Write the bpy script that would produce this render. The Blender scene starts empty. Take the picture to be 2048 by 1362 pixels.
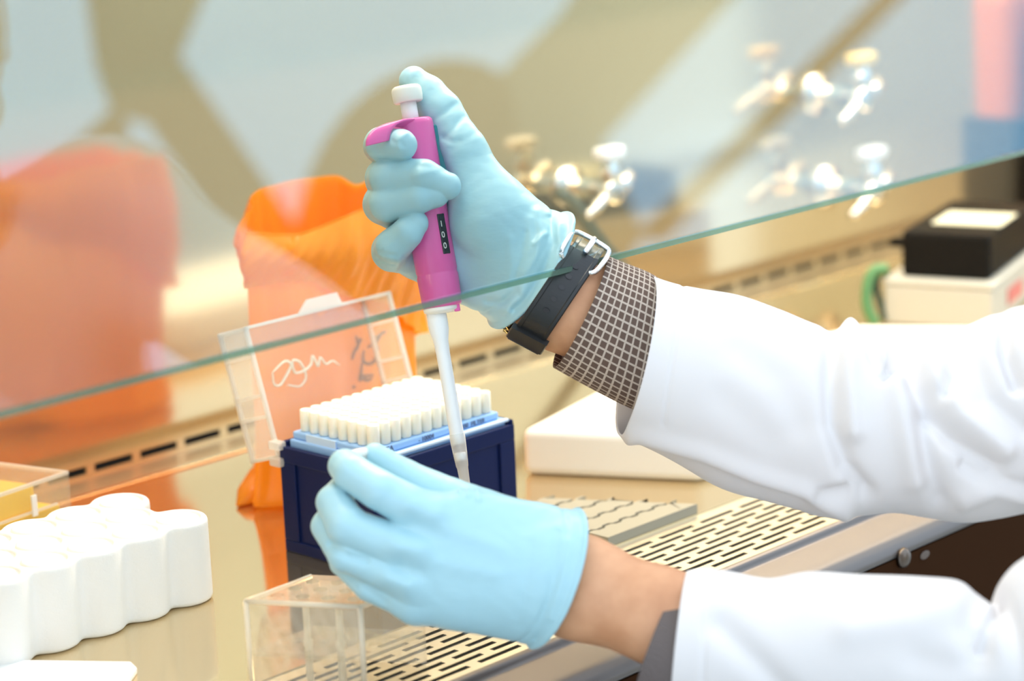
import bpy, bmesh, math, random
import numpy as np
from mathutils import Vector, Matrix
random.seed(4); rng = np.random.default_rng(4)
S = bpy.context.scene; COL = S.collection

# ------------------------------------------------------------------ camera
F = 4800.0                                   # focal length in pixels of a 2048 px wide frame
ez = np.array([-0.041, 1.0, .238]); ez /= np.linalg.norm(ez)
ex = np.array([4776., 1331., -F]); ex -= ez * ex.dot(ez); ex /= np.linalg.norm(ex)
ey = np.cross(ez, ex)
M = np.array([ex, ey, ez])                   # world = M @ camera space
CAM = np.array([0, 0, .487])                 # worktop is z = 0
def ray(px, py): return M @ np.array([(px - 1024) / F, -(py - 681) / F, -1.])
def at(px, py, d): return CAM + ray(px, py) * d
def onz(px, py, z=0.):
    r = ray(px, py); return CAM + r * ((z - CAM[2]) / r[2])
def ony(px, py, y):
    r = ray(px, py); return CAM + r * (y / r[1])
RIGHT, UP, TOW = M[:, 0], M[:, 1], M[:, 2]

cd = bpy.data.cameras.new('camera'); co = bpy.data.objects.new('camera', cd); COL.objects.link(co)
cd.sensor_width = 36; cd.lens = F / 2048 * 36; cd.clip_start = .02
co.matrix_world = Matrix.Translation(CAM) @ Matrix(M.tolist()).to_4x4()
cd.dof.use_dof = True; cd.dof.focus_distance = 1.43; cd.dof.aperture_fstop = 4.6
S.camera = co

# ------------------------------------------------------------------ materials
def mat(name, col, rough=.5, metal=0., **k):
    m = bpy.data.materials.new(name); m.use_nodes = True
    p = m.node_tree.nodes['Principled BSDF']
    p.inputs['Base Color'].default_value = (*col, 1); p.inputs['Roughness'].default_value = rough
    p.inputs['Metallic'].default_value = metal
    for kk, v in k.items():
        nm = {'sss': 'Subsurface Weight', 'spec': 'Specular IOR Level', 'trans': 'Transmission Weight', 'coat': 'Coat Weight', 'sheen': 'Sheen Weight'}.get(kk)
        if nm: p.inputs[nm].default_value = v
    if 'sss' in k:
        p.inputs['Subsurface Radius'].default_value = k.get('rad', (.01, .006, .004)); p.inputs['Subsurface Scale'].default_value = k.get('scale', .4)
    return m
def N(m, t, **k):
    n = m.node_tree.nodes.new(t)
    for a, v in k.items():
        if hasattr(n, a): setattr(n, a, v)
        else: n.inputs[a].default_value = v
    return n
def L(m, a, b): m.node_tree.links.new(a, b)
def bump(m, scale=60, strength=.2, dist=.001, detail=4, stretch=(1, 1, 1)):
    t = N(m, 'ShaderNodeTexCoord'); mp = N(m, 'ShaderNodeMapping'); mp.inputs['Scale'].default_value = stretch
    n = N(m, 'ShaderNodeTexNoise'); n.inputs['Scale'].default_value = scale; n.inputs['Detail'].default_value = detail
    b = N(m, 'ShaderNodeBump'); b.inputs['Strength'].default_value = strength; b.inputs['Distance'].default_value = dist
    L(m, t.outputs['Object'], mp.inputs['Vector']); L(m, mp.outputs['Vector'], n.inputs['Vector'])
    L(m, n.outputs['Fac'], b.inputs['Height']); L(m, b.outputs['Normal'], m.node_tree.nodes['Principled BSDF'].inputs['Normal'])
    return m
def mottled(m, c1, c2, scale=8, detail=4):
    t = N(m, 'ShaderNodeTexCoord'); n = N(m, 'ShaderNodeTexNoise'); n.inputs['Scale'].default_value = scale; n.inputs['Detail'].default_value = detail
    r = N(m, 'ShaderNodeValToRGB'); r.color_ramp.elements[0].position = .35; r.color_ramp.elements[1].position = .65
    r.color_ramp.elements[0].color = (*c1, 1); r.color_ramp.elements[1].color = (*c2, 1)
    L(m, t.outputs['Object'], n.inputs['Vector']); L(m, n.outputs['Fac'], r.inputs['Fac'])
    L(m, r.outputs['Color'], m.node_tree.nodes['Principled BSDF'].inputs['Base Color']); return m
def clear(name, tint, haze, hazecol=(1, 1, 1), rough=.05, ior=1.45, gcol=(1, 1, 1)):
    """see-through plastic or glass: transparent + a share of milky plastic + Fresnel gloss"""
    m = bpy.data.materials.new(name); m.use_nodes = True; nt = m.node_tree; nt.nodes.remove(nt.nodes['Principled BSDF'])
    out = nt.nodes['Material Output']
    tr = N(m, 'ShaderNodeBsdfTransparent'); tr.inputs['Color'].default_value = (*tint, 1)
    df = N(m, 'ShaderNodeBsdfDiffuse'); df.inputs['Color'].default_value = (*hazecol, 1)
    tl = N(m, 'ShaderNodeBsdfTranslucent'); tl.inputs['Color'].default_value = (*hazecol, 1)
    mk = N(m, 'ShaderNodeMixShader'); mk.inputs[0].default_value = .5; L(m, df.outputs[0], mk.inputs[1]); L(m, tl.outputs[0], mk.inputs[2])
    m1 = N(m, 'ShaderNodeMixShader'); m1.inputs[0].default_value = haze; L(m, tr.outputs[0], m1.inputs[1]); L(m, mk.outputs[0], m1.inputs[2])
    gl = N(m, 'ShaderNodeBsdfGlossy'); gl.inputs['Roughness'].default_value = rough; gl.inputs['Color'].default_value = (*gcol, 1)
    r0 = ((ior - 1) / (ior + 1)) ** 2            # Schlick reflectance, the same from both faces of a thin pane
    lw = N(m, 'ShaderNodeLayerWeight'); lw.inputs['Blend'].default_value = .5
    pw_ = N(m, 'ShaderNodeMath', operation='POWER'); pw_.inputs[1].default_value = 5; L(m, lw.outputs['Facing'], pw_.inputs[0])
    fr = N(m, 'ShaderNodeMath', operation='MULTIPLY_ADD'); fr.inputs[1].default_value = 1 - r0; fr.inputs[2].default_value = r0; L(m, pw_.outputs[0], fr.inputs[0])
    m2 = N(m, 'ShaderNodeMixShader'); L(m, fr.outputs[0], m2.inputs[0]); L(m, m1.outputs[0], m2.inputs[1]); L(m, gl.outputs[0], m2.inputs[2])
    L(m, m2.outputs[0], out.inputs['Surface']); return m

glove_m = mat('nitrile_blue', (.37, .60, .67), .40, sss=.12, rad=(.004, .006, .008), scale=.5)
bump(glove_m, 140, .28, .0008, 5, (1, 1, 2.2))
skin_m = mat('skin', (.74, .42, .27), .5, sss=.15); mottled(skin_m, (.57, .265, .13), (.69, .35, .185), 45, 5)
bump(skin_m, 350, .2, .0006, 4)
coat_m = mat('white_cotton', (.735, .70, .695), .85, sheen=.1); bump(coat_m, 1500, .12, .0003, 2)
knit_m = mat('grey_knit', (.13, .105, .10), .95); bump(knit_m, 260, .8, .001, 2, (6, 1, 1))
rubber_m = mat('black_rubber', (.012, .012, .013), .42)
olive_m = mat('olive_rubber', (.13, .125, .085), .3)
steelb_m = mat('buckle_steel', (.8, .79, .80), .22, 1.)
hair_m = mat('dark_hair', (.03, .02, .014), .7)
mag_m = mat('magenta_plastic', (.78, .105, .37), .3, coat=.15)
teal_m = mat('teal_plastic', (.0, .22, .25), .35)
ivory_m = mat('ivory_plastic', (.86, .83, .76), .35)
white_m = mat('white_plastic', (.88, .88, .88), .35)
slot_m = mat('dark_display', (.012, .010, .012), .25)
navy_m = mat('navy_plastic', (.006, .014, .075), .30, spec=.15)
lblue_m = mat('light_blue_plastic', (.30, .52, .87), .4)
cream_m = mat('cream_tip_plastic', (.90, .87, .76), .45, sss=.2)
ink_m = mat('dark_print', (.10, .14, .26), .6)
scrawl_m = mat('black_marker', (.06, .035, .04), .6)
foam_m = mat('white_foam', (.82, .81, .79), .8); bump(foam_m, 420, .25, .0008, 3)
slab_m = mat('cream_white_foam', (.90, .86, .78), .8); bump(slab_m, 300, .15, .0006, 3)
beige_m = mat('beige_plastic', (.34, .31, .235), .6)
yellow_m = mat('yellow_plastic', (1.0, .66, .07), .4)
dark_m = mat('dark_grey_plastic', (.03, .04, .05), .5)
black_m = mat('black_enclosure', (.007, .006, .005), .6, spec=.12)
carton_m = mat('white_carton', (.60, .575, .50), .6)
green_m = mat('green_cable_sheath', (.10, .26, .10), .4)
red_m = mat('red_print', (.7, .2, .2), .5)
chrome_m = mat('chrome', (.70, .69, .66), .24, 1.)
ycap_m = mat('yellow_cap', (.85, .62, .2), .4)
brown_m = mat('dark_brown_panel', (.036, .014, .005), .7, spec=.03)
frame_m = mat('cabinet_white_enamel', (.75, .75, .72), .4)
dgrey_m = mat('mask_slab_grey', (.06, .055, .04), .8)

def steel(name, col, rough, bumpstr=.04, st=(1, 25, 25), met=1.):
    m = mat(name, col, rough, met); bump(m, 60, bumpstr, .0006, 3, st); return m
wall_m = steel('brushed_steel_wall', (.70, .60, .42), .12, .012, met=.86)
top_m = steel('polished_steel_worktop', (.78, .62, .38), .09, .008, met=.92)
grille_m = steel('satin_steel_grille', (.66, .62, .53), .36, .04)
rail_m = steel('satin_steel_rail', (.17, .155, .15), .45, .03, met=.8)
cavity_m = mat('dark_plenum', (.012, .010, .008), .7)

# orange plastic film
bag_m = mat('orange_film', (1.0, .39, .015), .32, coat=.05)
nt = bag_m.node_tree; p = nt.nodes['Principled BSDF']
tl = N(bag_m, 'ShaderNodeBsdfTranslucent'); tl.inputs['Color'].default_value = (1.0, .45, .03, 1)
mx = N(bag_m, 'ShaderNodeMixShader'); mx.inputs[0].default_value = .35
L(bag_m, p.outputs[0], mx.inputs[1]); L(bag_m, tl.outputs[0], mx.inputs[2]); L(bag_m, mx.outputs[0], nt.nodes['Material Output'].inputs['Surface'])
bump(bag_m, 28, .5, .006, 4, (1, 1, .35))
film2_m = mat('deep_orange_film', (.80, .20, .01), .4); bump(film2_m, 14, .3, .006, 3, (1, 1, .3))

pane_m = clear('sash_glass', (.975, .99, .985), .0, rough=.0, ior=1.95, gcol=(.46, .78, 1.))
edge_m = clear('green_glass_edge', (.52, .70, .62), .35, (.30, .46, .39), .05, 1.5)
lid_m = clear('translucent_polypropylene', (.99, .98, .95), .24, (.95, .92, .86), .15, 1.3)
rib_m = clear('thick_polypropylene', (.98, .97, .95), .62, (.95, .93, .90), .2, 1.3)
tipc_m = clear('clear_tip_plastic', (.97, .97, .96), .35, (.95, .95, .93), .1, 1.4)
acr_m = clear('clear_acrylic', (.97, .95, .90), .18, (.95, .90, .80), .03, 1.45)
acre_m = clear('acrylic_edge', (.95, .93, .88), .55, (.95, .92, .84), .05, 1.45)
boxlid_m = clear('clear_box_lid', (.98, .98, .97), .10, (.93, .92, .88), .06, 1.35)

# small check cloth driven by the UV map (u round the arm, v along it)
check_m = mat('brown_check_cloth', (.1, .07, .05), .9)
uv = N(check_m, 'ShaderNodeUVMap'); sp = N(check_m, 'ShaderNodeSeparateXYZ'); L(check_m, uv.outputs[0], sp.inputs[0])
def band(sock, lo, mult=1.):
    a = N(check_m, 'ShaderNodeMath', operation='MULTIPLY'); a.inputs[1].default_value = mult; L(check_m, sock, a.inputs[0])
    f = N(check_m, 'ShaderNodeMath', operation='FRACT'); L(check_m, a.outputs[0], f.inputs[0])
    g = N(check_m, 'ShaderNodeMath', operation='GREATER_THAN'); g.inputs[1].default_value = lo; L(check_m, f.outputs[0], g.inputs[0]); return g.outputs[0]
def mth(op, a, b):
    n = N(check_m, 'ShaderNodeMath', operation=op)
    for i, v in enumerate((a, b)):
        if isinstance(v, (int, float)): n.inputs[i].default_value = v
        else: L(check_m, v, n.inputs[i])
    return n.outputs[0]
u_, v_ = sp.outputs[0], sp.outputs[1]
grid = mth('MAXIMUM', band(u_, .77), band(v_, .77))
tw = band(mth('ADD', u_, v_), .45, 5.0)            # woven twill teeth
fac = mth('MULTIPLY', grid, mth('ADD', mth('MULTIPLY', tw, .35), .65))
fac = mth('ADD', fac, mth('MULTIPLY', band(mth('SUBTRACT', u_, v_), .6, 4.0), .10))
mr = N(check_m, 'ShaderNodeMix', data_type='RGBA')
mr.inputs[6].default_value = (.095, .053, .038, 1); mr.inputs[7].default_value = (.56, .455, .37, 1)
L(check_m, fac, mr.inputs[0]); L(check_m, mr.outputs[2], check_m.node_tree.nodes['Principled BSDF'].inputs['Base Color'])

# ------------------------------------------------------------------ object helpers
def tag(o, label=None, cat=None, group=None, kind=None):
    if label: o['label'] = label
    if cat: o['category'] = cat
    if group: o['group'] = group
    if kind: o['kind'] = kind
    return o
def thing(name, loc, label, cat, group=None, rz=0.):
    o = bpy.data.objects.new(name, None); COL.objects.link(o); o.location = loc; o.rotation_euler = (0, 0, rz)
    o.empty_display_size = .01; return tag(o, label, cat, group)
def wloc(o):
    m = Matrix.Identity(4); ch = []
    while o: ch.append(o); o = o.parent
    for q in reversed(ch): m = m @ (Matrix.Translation(q.location) @ q.rotation_euler.to_matrix().to_4x4())
    return m
def link(name, me, m, parent=None, local=False, smooth=False, origin=None):
    """vertices are in world space unless local; they are moved into the parent's frame"""
    o = bpy.data.objects.new(name, me); COL.objects.link(o)
    if m: me.materials.append(m)
    if parent:
        o.parent = parent
        if not local: me.transform(wloc(parent).inverted())
    elif origin is not None:
        me.transform(Matrix.Translation(-Vector(origin))); o.location = origin
    if smooth: me.polygons.foreach_set('use_smooth', [True] * len(me.polygons))
    me.update(); return o
def mesh(v, f, name='m'):
    me = bpy.data.meshes.new(name); me.from_pydata([tuple(map(float, q)) for q in v], [], [tuple(map(int, q)) for q in f]); return me
def frm(bm, name='m'):
    bmesh.ops.recalc_face_normals(bm, faces=bm.faces); me = bpy.data.meshes.new(name); bm.to_mesh(me); bm.free(); return me
def add_box(bm, lo, hi, mtx=None, bev=0., seg=2):
    lo, hi = np.array(lo, float), np.array(hi, float)
    r = bmesh.ops.create_cube(bm, size=1., matrix=Matrix.Translation((lo + hi) / 2) @ Matrix.Diagonal((*(hi - lo), 1)))
    vs = r['verts']
    if bev > 0:
        es = list({e for v in vs for e in v.link_edges})
        rr = bmesh.ops.bevel(bm, geom=es, offset=bev, segments=seg, affect='EDGES', profile=.5)
        vs = list({v for f in rr['faces'] for v in f.verts} | {v for v in vs if v.is_valid})
    if mtx is not None: bmesh.ops.transform(bm, matrix=mtx, verts=vs)
def boxm(*a, **k):
    bm = bmesh.new(); add_box(bm, *a, **k); return frm(bm)
def add_prism(bm, poly, z0, z1, bev=0., seg=2, mtx=None):
    vs = [bm.verts.new((float(x), float(y), z0)) for x, y in poly]
    f = bm.faces.new(vs); r = bmesh.ops.extrude_face_region(bm, geom=[f])
    nv = [g for g in r['geom'] if isinstance(g, bmesh.types.BMVert)]
    bmesh.ops.translate(bm, verts=nv, vec=(0, 0, z1 - z0)); al = vs + nv
    if bev:
        es = list({e for v in al for e in v.link_edges})
        rr = bmesh.ops.bevel(bm, geom=es, offset=bev, segments=seg, affect='EDGES', profile=.5)
        al = list({v for q in rr['faces'] for v in q.verts} | {v for v in al if v.is_valid})
    if mtx is not None: bmesh.ops.transform(bm, matrix=mtx, verts=al)
def prismm(*a, **k):
    bm = bmesh.new(); add_prism(bm, *a, **k); return frm(bm)
def add_lathe(bm, prof, n=32, mtx=None, cap=True):
    rings = []
    for r, z in prof:
        rings.append([bm.verts.new((r * math.cos(2 * math.pi * i / n), r * math.sin(2 * math.pi * i / n), z)) for i in range(n)])
    for a, b in zip(rings, rings[1:]):
        for i in range(n): bm.faces.new((a[i], a[(i + 1) % n], b[(i + 1) % n], b[i]))
    if cap: bm.faces.new(rings[0][::-1]); bm.faces.new(rings[-1])
    if mtx is not None: bmesh.ops.transform(bm, matrix=mtx, verts=[v for q in rings for v in q])
def lathem(*a, **k):
    bm = bmesh.new(); add_lathe(bm, *a, **k); return frm(bm)
def add_tube(bm, pts, r, n=10, cap=True):
    pts = [np.array(p_, float) for p_ in pts]; rs = r if hasattr(r, '__len__') else [r] * len(pts); rings = []; up = np.array([.31, .17, .93])
    for i, p_ in enumerate(pts):
        t = pts[min(i + 1, len(pts) - 1)] - pts[max(i - 1, 0)]; t /= np.linalg.norm(t) + 1e-12
        a = np.cross(t, up); a /= np.linalg.norm(a) + 1e-12; b = np.cross(t, a)
        rings.append([bm.verts.new(tuple(p_ + rs[i] * (math.cos(2 * math.pi * k / n) * a + math.sin(2 * math.pi * k / n) * b))) for k in range(n)])
    for a, b in zip(rings, rings[1:]):
        for i in range(n): bm.faces.new((a[i], a[(i + 1) % n], b[(i + 1) % n], b[i]))
    if cap: bm.faces.new(rings[0][::-1]); bm.faces.new(rings[-1])
def tubem(*a, **k):
    bm = bmesh.new(); add_tube(bm, *a, **k); return frm(bm)
def spline(pts, n=8):
    P = np.array(pts, float); P = np.vstack([2 * P[0] - P[1], P, 2 * P[-1] - P[-2]]); out = []
    for i in range(1, len(P) - 2):
        for k in range(n):
            t = k / n; a, b, c, d = P[i - 1:i + 3]
            out.append(.5 * (2 * b + (c - a) * t + (2 * a - 5 * b + 4 * c - d) * t * t + (3 * b - a - 3 * c + d) * t ** 3))
    out.append(P[-2]); return np.array(out)
def frame_mtx(o, x, y, z):
    m = Matrix.Identity(4)
    for i, c in enumerate((x, y, z)):
        for r_ in range(3): m[r_][i] = c[r_]
    for r_ in range(3): m[r_][3] = o[r_]
    return m

# ------------------------------------------------------------------ implicit surfaces
def cone(P, a, b, ra, rb, fl=1.):
    """distance to a tapering limb from a to b; fl>1 flattens it towards the viewer axis (3rd coordinate)"""
    a = np.array(a, np.float32); b = np.array(b, np.float32); ba = b - a
    pa = P - a; w = np.array([1, 1, 1], np.float32)
    t = np.clip((pa @ ba) / (ba @ ba + 1e-9), 0, 1)
    q = pa - t[..., None] * ba
    if fl != 1.: q = q * np.array([1, 1, fl], np.float32)
    return np.sqrt((q * q).sum(-1)) - (ra + (rb - ra) * t)
def smin(a, b, k):
    h = np.clip(.5 + .5 * (b - a) / k, 0, 1); return b + (a - b) * h - k * h * (1 - h)
def grid3(lo, hi, h):
    lo = np.array(lo, np.float32); n = np.ceil((np.array(hi) - lo) / h).astype(int) + 1
    g = np.stack(np.meshgrid(*[lo[i] + h * np.arange(n[i], dtype=np.float32) for i in range(3)], indexing='ij'), -1)
    return g, lo
def surface_nets(Fv, lo, h):
    s = Fv < 0; nx, ny, nz = Fv.shape
    cnt = np.zeros((nx - 1, ny - 1, nz - 1), np.int8)
    for dx in (0, 1):
        for dy in (0, 1):
            for dz in (0, 1): cnt += s[dx:nx - 1 + dx, dy:ny - 1 + dy, dz:nz - 1 + dz]
    I, J, K = np.nonzero((cnt > 0) & (cnt < 8))
    idx = -np.ones(cnt.shape, np.int64); idx[I, J, K] = np.arange(len(I))
    cor = [(0, 0, 0), (1, 0, 0), (0, 1, 0), (1, 1, 0), (0, 0, 1), (1, 0, 1), (0, 1, 1), (1, 1, 1)]
    val = [Fv[I + a, J + b, K + c] for a, b, c in cor]; pos = np.zeros((len(I), 3)); num = np.zeros(len(I))
    for i in range(8):
        for j in range(i + 1, 8):
            if sum(abs(cor[i][q] - cor[j][q]) for q in range(3)) != 1: continue
            c = (val[i] < 0) != (val[j] < 0); t = np.where(c, val[i] / np.where(c, val[i] - val[j], 1), 0)
            for q in range(3): pos[:, q] += np.where(c, cor[i][q] + t * (cor[j][q] - cor[i][q]), 0)
            num += c
    pos = (pos / num[:, None] + np.stack([I, J, K], -1)) * h + lo
    quads = []
    for ax in range(3):
        sl0 = [slice(None)] * 3; sl1 = [slice(None)] * 3; sl0[ax] = slice(0, -1); sl1[ax] = slice(1, None)
        A = s[tuple(sl0)]; B = s[tuple(sl1)]; c = A != B
        o1, o2 = [(1, 2), (2, 0), (0, 1)][ax]
        p = np.stack(np.nonzero(c), -1); ok = (p[:, o1] > 0) & (p[:, o2] > 0) & (p[:, o1] < Fv.shape[o1] - 1) & (p[:, o2] < Fv.shape[o2] - 1); p = p[ok]
        e1 = np.zeros(3, int); e1[o1] = 1; e2 = np.zeros(3, int); e2[o2] = 1
        q = np.stack([idx[tuple((p - e1 - e2).T)], idx[tuple((p - e2).T)], idx[tuple(p.T)], idx[tuple((p - e1).T)]], -1)
        inside = A[tuple(p.T)]; q[~inside] = q[~inside][:, ::-1]; quads.append(q)
    return pos, np.vstack(quads)
def big_mesh(v, q):
    me = bpy.data.meshes.new('m'); me.vertices.add(len(v)); me.vertices.foreach_set('co', np.asarray(v, np.float32).ravel())
    me.loops.add(q.size); me.loops.foreach_set('vertex_index', q.ravel().astype(np.int32)); me.polygons.add(len(q))
    me.polygons.foreach_set('loop_start', np.arange(0, q.size, 4, dtype=np.int32)); me.update(calc_edges=True); me.validate(); return me
def ridge(U, V, pts, amp, sig):
    """a soft crease or fold along a polyline on the side that faces the viewer"""
    best = np.full(U.shape, 1e9, np.float32); pts = np.array(pts, np.float32)
    for a, b in zip(pts, pts[1:]):
        d = b - a; t = np.clip(((U - a[0]) * d[0] + (V - a[1]) * d[1]) / (d @ d), 0, 1)
        best = np.minimum(best, (U - a[0] - t * d[0]) ** 2 + (V - a[1] - t * d[1]) ** 2)
    return amp * np.exp(-best / (2 * sig * sig))
def hand_world(uvw, D0):
    s = D0 / F; u, v, w = uvw[:, 0], uvw[:, 1], uvw[:, 2]
    c = np.stack([(u - 1024) * s, -(v - 681) * s, -D0 + w * s], -1); return CAM + c @ M.T
def hp(t, D0):      # (px, py, towards viewer in px) -> hand frame
    x, y, dz = t[:3]; k = 1 - dz / F; return (1024 + (x - 1024) * k, 681 + (y - 681) * k, dz)
def chain(P, pts, k):
    d = None
    for a, b in zip(pts, pts[1:]):
        c = cone(P, a[:3], b[:3], a[3], b[3]); d = c if d is None else smin(d, c, k)
    return d

# ================================================================== CABINET
XL, XR, YW = .56, 2.42, 1.408
cab = thing('biosafety_cabinet', (1.3, .84, 0), 'brushed steel safety cabinet with tilted glass sash that both gloved hands reach into', 'cabinet')
# back wall with a row of exhaust slots along its foot
bm = bmesh.new()
add_box(bm, (XL, YW, .0035), (XR, YW + .004, .80)); add_box(bm, (XL, YW, -.012), (XR, YW + .004, -.0025))
x = 1.0375 - .042 * 11; ends = []
while x < XR:
    ends.append(x); x += .042
prev = XL
for x in ends:
    if x - .0075 > prev: pass
    add_box(bm, (x - .0075, YW, -.0025), (x, YW + .004, .0035))
link('back_wall', frm(bm), wall_m, cab)
link('exhaust_plenum', boxm((XL, YW + .02, -.03), (XR, YW + .03, .03)), cavity_m, cab)
link('side_wall', boxm((XR, .90, -.012), (XR + .004, YW, .80)), wall_m, cab)
link('side_wall', boxm((XL - .004, .95, -.012), (XL, YW, .80)), wall_m, cab)
link('cabinet_roof', boxm((XL, .98, .80), (XR, YW, .82)), frame_m, cab)
# worktop tray: flat plate, rear lip, sunken strip up to the wall
bm = bmesh.new()
add_box(bm, (XL, .9835, -.006), (XR, 1.352, 0)); add_box(bm, (XL, 1.352, -.006), (XR, 1.358, .0012), bev=.0005)
link('worktop', frm(bm), top_m, cab)
bm = bmesh.new(); add_box(bm, (XL, 1.358, -.012), (XR, 1.408, -.006))
link('rear_channel', frm(bm), steel('dull_steel_channel', (.62, .50, .34), .38, .02, met=.9), cab)
# slotted front grille
bm = bmesh.new(); y = .9835; rows = [.9715 - .0078 * i for i in range(9)]; hw = .0019
xs0, pit, ln = 1.122, .0415, .0335
edges = [.9835]
for r_ in rows: edges += [r_ + hw, r_ - hw]
edges.append(.8985)
for a, b in zip(edges[0::2], edges[1::2]):
    add_box(bm, (XL, b, -.0025), (XR, a, -.001))
for i, r_ in enumerate(rows):
    x = xs0 - .0186 * i + .0002 * i
    while x > XL: x -= pit
    while x < XR:
        add_box(bm, (x + ln, r_ - hw, -.0025), (min(x + pit, XR), r_ + hw, -.001)); x += pit
link('front_grille', frm(bm), grille_m, cab)
link('intake_plenum', boxm((XL, .90, -.05), (XR, .982, -.03)), cavity_m, cab)
# rolled front rail
prof = [(.8985, -.0025), (.8975, .001), (.894, .0035), (.890, .0025), (.8885, -.001), (.886, -.0015), (.862, -.0025), (.857, -.0035), (.852, -.0065), (.8495, -.0105), (.8495, -.014), (.875, -.014), (.8985, -.012)]
bm = bmesh.new(); ra = [bm.verts.new((XL, y, z)) for y, z in prof]; rb = [bm.verts.new((XR, y, z)) for y, z in prof]
for i in range(len(prof)): bm.faces.new((ra[i], ra[(i + 1) % len(prof)], rb[(i + 1) % len(prof)], rb[i]))
bm.faces.new(ra[::-1]); bm.faces.new(rb)
o = link('front_rail', frm(bm), rail_m, cab); b = o.modifiers.new('b', 'BEVEL'); b.width = .0015; b.segments = 3; b.limit_method = 'ANGLE'; b.angle_limit = .3
o.data.polygons.foreach_set('use_smooth', [True] * len(o.data.polygons))
fp = link('front_panel', boxm((XL, .8495, -.42), (XR, .862, -.0145)), brown_m, cab); fp['label'] = 'dark brown lower front panel'
scr = ony(1805, 1115, .849)
link('panel_screw', lathem([(.0001, .0046), (.0035, .0042), (.0062, .0025), (.0068, 0)], 24, Matrix.Translation(scr) @ Matrix.Rotation(math.pi / 2, 4, 'X')), mat('dull_screw', (.16, .13, .11), .35, 1.), cab, smooth=True)
chip = ony(1850, 1110, .849)
link('paint_chip', lathem([(.0001, .0006), (.0035, .0005), (.0042, 0)], 9, Matrix.Translation(chip) @ Matrix.Rotation(math.pi / 2, 4, 'X') @ Matrix.Diagonal((1.3, .7, 1, 1))), mat('pale_chip', (.12, .09, .075), .7), cab)
# tilted glass sash
TILT = math.radians(9); sx = np.array([1., 0, 0]); su = np.array([0, math.sin(TILT), math.cos(TILT)]); sn = np.cross(sx, su)
SB = np.array([0, .930, .2022]); mS = frame_mtx(SB, sx, su, sn)
sash = link('glass_sash', boxm((XL, .0030, -.003), (XR, .60, .003), mS), pane_m, cab); sash['label'] = 'clear glass sash'
link('sash_edge', boxm((XL, 0, -.003), (XR, .0030, .003), mS), edge_m, sash)
link('sash_header', boxm((XL, .56, -.02), (XR, .64, .02), mS), frame_m, cab)
lampm = bpy.data.materials.new('lit_tube'); lampm.use_nodes = True
p = lampm.node_tree.nodes['Principled BSDF']; p.inputs['Emission Color'].default_value = (1, .93, .80, 1); p.inputs['Emission Strength'].default_value = 4
link('lamp_tube', tubem([(XL + .15, 1.2, .775), (XR - .15, 1.2, .775)], .014, 16), lampm, cab)

# gas taps on the back wall
def tap(px, py, cap, label, sc=1.):
    o = ony(px, py, YW); t = thing('gas_tap', (o[0], YW, o[2]), label, 'tap', 'gas taps on the back wall')
    R = Matrix.Translation(o) @ Matrix.Rotation(math.pi / 2, 4, 'X') @ Matrix.Scale(sc, 4)
    link('wall_flange', lathem([(.022, 0), (.022, .004), (.014, .007), (.010, .012), (.010, .05), (.013, .052), (.013, .068), (.008, .07)], 28, R), chrome_m, t, smooth=True)
    link('spout', tubem([tuple(R @ Vector(v)) for v in spline([(0, 0, .058), (-.012, -.004, .062), (-.03, -.012, .066), (-.045, -.018, .066)], 5)], [.0065 * sc] * 6 + [.006 * sc] * 5 + [.0042 * sc] * 5, 14), chrome_m, t, smooth=True)
    link('valve_body', lathem([(.006, .0), (.0105, .002), (.0105, .016), (.007, .02), (.007, .028)], 20, R @ Matrix.Translation((0, .008, .06)) @ Matrix.Rotation(-math.pi / 2, 4, 'X')), chrome_m, t, smooth=True)
    link('handle', boxm((-.02, .034, .052), (.014, .046, .07), R, bev=.004, seg=3), cap, t, smooth=True)
    link('side_nozzle', tubem([tuple(R @ Vector(v)) for v in [(.008, -.002, .06), (.02, .004, .058), (.032, .012, .056)]], [.0075 * sc, .009 * sc, .0075 * sc], 14), chrome_m, t, smooth=True)
tap(1628, 188, ycap_m, 'chrome gas tap with a yellow handle, higher one at the right of the back wall', .95)
tap(1650, 372, white_m, 'chrome gas tap cut by the sash edge, lower one at the right', .95)
tap(1135, 372, white_m, 'chrome gas tap on the back wall behind the watch wrist', .85)
pts = [ony(1120, 385, YW - .05), ony(1150, 410, YW - .045), ony(1180, 455, YW - .04), ony(1215, 500, YW - .035), ony(1260, 560, YW - .03), ony(1290, 640, YW - .03)]
o = link('rubber_hose', tubem(spline(pts, 8), .006, 12), mat('grey_green_rubber', (.12, .14, .11), .5), None, smooth=True, origin=pts[0])
tag(o, 'grey green rubber hose drooping from the tap behind the watch wrist', 'hose')

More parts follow.
